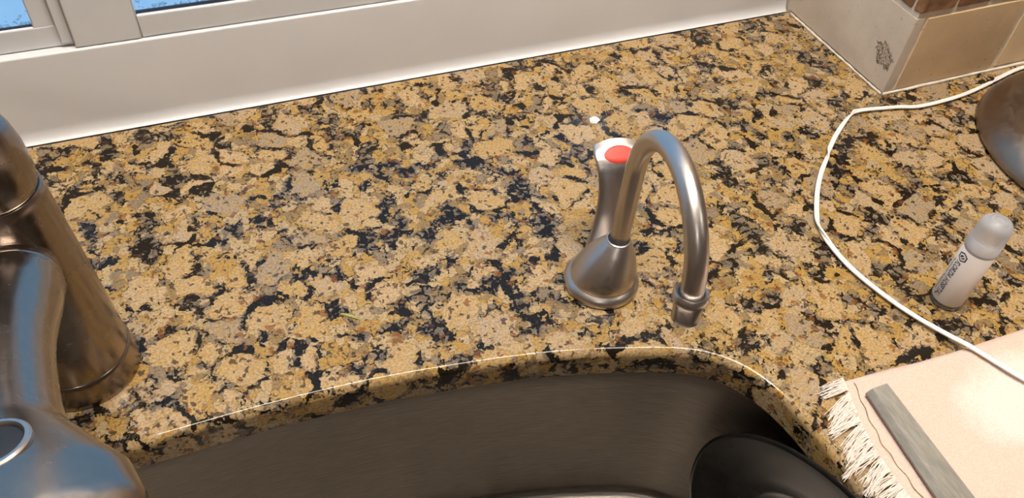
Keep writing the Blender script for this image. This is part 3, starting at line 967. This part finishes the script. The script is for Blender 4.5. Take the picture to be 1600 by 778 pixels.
# ================================================================== TOWEL
tow = empty('towel', (-0.1, -0.42, 0.0), 'peach terry hand towel with cream fringed end on the counter', 'towel')
def hem_x(y):
    return interp(-y, [0.2840, 0.3150, 0.3377, 0.3526, 0.3719, 0.45, 0.62], [-0.2727, -0.2831, -0.2885, -0.2894, -0.2899, -0.291, -0.288])
def top_y(x):
    return interp(x, [-0.28, -0.2344, -0.2023, -0.167, -0.0993, 0.10, 0.26], [-0.2835, -0.2863, -0.2895, -0.2912, -0.2925, -0.293, -0.290])
from mathutils import noise as mnoise
NX, NY = 230, 170
V = []; F = []
YE = -0.612
for j in range(NY + 1):
    for i in range(NX + 1):
        tv = j / NY; tu = i / NX
        y = -0.2840 + (YE + 0.2840) * tv
        x0 = hem_x(y); x = x0 + (0.25 - x0) * tu
        y += (top_y(x) + 0.2840) * (1 - tv)
        terry = min(1, max(0, (x - x0 - 0.018) / 0.01))
        e = min(tu * NX / 3, (1 - tu) * NX / 3, tv * NY / 3, (1 - tv) * NY / 3, 1)
        z = 0.0010 + 0.0026 * math.sqrt(max(0, e)) 
        z += e * (0.0010 * mnoise.noise(Vector((x * 22, y * 22, 0))) + 0.0008 * mnoise.noise(Vector((x * 60, y * 60, 3))))
        z += e * terry * (0.0007 + 0.0007 * mnoise.noise(Vector((x * 420, y * 420, 1))) + 0.0005 * mnoise.noise(Vector((x * 900, y * 900, 5))))
        z += e * 0.0005 * random.random() * (0.3 + terry)
        V.append(Vector((x, y, max(z, 0.0008))))
for j in range(NY):
    for i in range(NX):
        a = j * (NX + 1) + i
        F.append((a, a + 1, a + NX + 2, a + NX + 1))
# flat underside
k0 = len(V)
rim_i = [i for i in range(NX + 1)] + [j * (NX + 1) + NX for j in range(1, NY + 1)] + [NY * (NX + 1) + i for i in range(NX - 1, -1, -1)] + [j * (NX + 1) for j in range(NY - 1, 0, -1)]
for q in rim_i: V.append(Vector((V[q].x, V[q].y, 0.0004)))
for k in range(len(rim_i)):
    n_ = (k + 1) % len(rim_i)
    F.append((rim_i[k], rim_i[n_], k0 + n_, k0 + k))
F.append(tuple(range(k0, k0 + len(rim_i))))
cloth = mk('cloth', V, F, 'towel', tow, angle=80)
def cloth_z(x, y):
    return 0.0040
# seam stitching along the fringed end
P = []
for k in range(120):
    y = -0.2890 - 0.30 * k / 119
    P.append(Vector((hem_x(y) + 0.0085 + 0.0007 * math.sin(k * 0.9) + 0.0022 * k / 119, y, 0.0044)))
mk('hem_seam', *tube(P, 0.00030, 6), 'stitch', cloth)
# fringe tufts
def tuft(y, n, ln, lean):
    parts = []
    for s in range(n):
        yy = y + random.uniform(-0.0028, 0.0028)
        x0 = hem_x(yy) + 0.002
        L_ = ln * random.uniform(0.75, 1.12)
        tipy = y + lean + random.uniform(-0.0032, 0.0032)
        bend = random.uniform(-0.0022, 0.0022)
        lift = random.uniform(0.0006, 0.0032)
        pts = []
        for q in range(7):
            t_ = q / 6
            px_ = x0 - L_ * t_
            py_ = yy + (tipy - yy) * t_ ** 1.3 + bend * math.sin(math.pi * t_)
            pz_ = 0.0026 * (1 - t_) + 0.0008 + lift * math.sin(math.pi * min(1, t_ * 1.15)) * (1 - 0.5 * t_)
            # strands past the granite edge sag with it
            over = -0.3110 - px_
            if py_ < -0.315 and over > 0: pz_ -= min(0.012, over * 0.7)
            pts.append(Vector((px_, py_, max(pz_, 0.0006) if over < 0 else pz_)))
        parts.append(tube(pts, [0.00042 * (1 - 0.55 * q / 6) for q in range(7)], 5))
    return join(parts)
y = -0.2850
k = 0
while y > -0.600:
    n = random.randint(14, 20)
    ln = 0.026 * random.uniform(0.85, 1.12)
    if k == 0: ln = 0.019
    if y < -0.352: ln *= 0.85
    lean = -0.006 + random.uniform(-0.004, 0.003)
    if k < 2: lean = 0.001
    mk('fringe_tuft', *tuft(y, n, ln, lean), 'fringe', tow)
    y -= random.uniform(0.0052, 0.0072)
    k += 1

# ================================================================== FILE ON THE TOWEL
fil = empty('flat_file', (-0.262, -0.38, 0.006), 'worn grey flat steel file lying on the towel', 'file')
def file_ring(y):
    t_ = (-y - 0.3016) / 0.094
    xl = -0.2660 - 0.0098 * t_; xr = -0.2472 - 0.0042 * t_
    w = xr - xl
    zb, zt = 0.0062, 0.0112
    return [Vector((xl, y, zb)), Vector((xr, y, zb)), Vector((xr, y, zt - 0.0012)), Vector((xr - 0.0012, y, zt)), Vector((xl + 0.0042, y, zt)), Vector((xl, y, zb + 0.0020))]
mk('blade', *loft([file_ring(y) for y in (-0.3008, -0.3016, -0.33, -0.36, -0.40, -0.44, -0.475)]), 'file', fil, angle=20)
yy = -0.4752
mk('tang', *loft([[Vector((-0.2690 + sx * w, y, 0.0085 + sz * h)) for sx, sz in ((-1, -1), (1, -1), (1, 1), (-1, 1))] for y, w, h in ((-0.4752, 0.010, 0.002), (-0.483, 0.006, 0.0019), (-0.52, 0.0032, 0.0016), (-0.535, 0.0012, 0.0010))]), 'file', fil, angle=20)

# ================================================================== WHITE CORD
cord_pts = [(0.62, -0.0075, 0.0032, 0), (0.42, -0.0075, 0.0032, 0), (0.28, -0.0072, 0.0034, 0), (0.1933, -0.0090, 0.0034, 0), (0.1467, -0.0170, 0.0036, 0.2), (0.1290, -0.0215, 0.0038, 2.9), (0.0794, -0.0297, 0.0034, 3.1), (0.0255, -0.0310, 0.0032, 3.1),
            (-0.0021, -0.0245, 0.0032, 3.1), (-0.0440, -0.0178, 0.0034, 3.2), (-0.0600, -0.0222, 0.0042, 5.2), (-0.087, -0.0386, 0.0036, 6.2), (-0.1109, -0.0566, 0.0036, 6.3), (-0.1230, -0.0680, 0.0038, 8.4), (-0.1428, -0.0850, 0.0034, 9.4),
            (-0.1628, -0.1060, 0.0032, 9.4), (-0.1815, -0.1303, 0.0032, 9.4), (-0.1893, -0.1445, 0.0036, 10.4), (-0.1932, -0.1674, 0.0032, 12.4), (-0.1930, -0.1942, 0.0032, 12.5), (-0.1862, -0.2262, 0.0032, 12.6),
            (-0.1766, -0.2539, 0.0036, 12.6), (-0.1660, -0.2800, 0.0060, 12.6), (-0.1605, -0.2935, 0.0080, 12.6), (-0.1500, -0.3172, 0.0082, 12.6), (-0.1415, -0.3350, 0.0082, 12.6), (-0.115, -0.385, 0.0080, 12.6), (-0.06, -0.46, 0.0080, 12.6), (0.02, -0.54, 0.0080, 12.6), (0.10, -0.59, 0.0080, 12.6)]
cp_ = catmull([p[:3] for p in cord_pts], 10)
rolls = []
for i in range(len(cp_)):
    rolls.append(interp(i / 10, list(range(len(cord_pts))), [p[3] for p in cord_pts]))
fr = frames(cp_)
rings = []
cr_, n = 0.00108, 9
for i, (p, t, a, b_) in enumerate(fr):
    up = Vector((0, 0, 1)); side = t.cross(up).normalized(); up = side.cross(t)
    c_, s_ = math.cos(rolls[i]), math.sin(rolls[i])
    A = side * c_ + up * s_; B = up * c_ - side * s_
    ring = []
    for k in range(n): 
        an = math.radians(160) - math.radians(320) * k / (n - 1)
        ring.append(p + A * (0.00124 + cr_ * math.cos(an)) + B * (cr_ * math.sin(an)))
    for k in range(n):
        an = math.radians(-20) - math.radians(320) * k / (n - 1)
        ring.append(p + A * (-0.00124 + cr_ * math.cos(an)) + B * (cr_ * math.sin(an)))
    rings.append(ring)
cord = mk('power_cord', *loft(rings), 'cord', angle=70)
tag(cord, 'thin white two-strand power cord trailing across the granite and towel', 'cord')

# ================================================================== SMALL SCRAPS ON THE COUNTER
bm = bmesh.new()
bmesh.ops.create_icosphere(bm, subdivisions=2, radius=0.0052)
for v in bm.verts:
    v.co *= random.uniform(0.7, 1.15)
    v.co = Vector((v.co.x * 1.05 - 0.3122, v.co.y * 0.9 + 0.0524, max(0.0002, v.co.z * 0.4 + 0.0009)))
bm.verts.index_update()
V = [v.co.copy() for v in bm.verts]; F = [tuple(v.index for v in q.verts) for q in bm.faces]; bm.free()
tag(mk('paper_crumb', V, F, 'chip', angle=10), 'tiny white crumb on the granite behind the hot water tap', 'crumb')
a0, a1 = Vector((-0.6013, -0.1012, 0.0008)), Vector((-0.5892, -0.1113, 0.0008))
dv = (a1 - a0).normalized(); sd = Vector((-dv.y, dv.x, 0))
rings = []
for k in range(9):
    t_ = k / 8; p = a0.lerp(a1, t_) + sd * 0.0007 * math.sin(math.pi * t_)
    w = 0.0011 * (0.35 + math.sin(math.pi * min(1, t_ * 0.85 + 0.1))) * 0.8
    rings.append([p - sd * w, p + Vector((0, 0, -0.0004)), p + sd * w, p + Vector((0, 0, 0.0005))])
tag(mk('leaf_scrap', *loft(rings), 'leaf', angle=20), 'thin dry green leaf scrap on the granite near the sink', 'leaf')
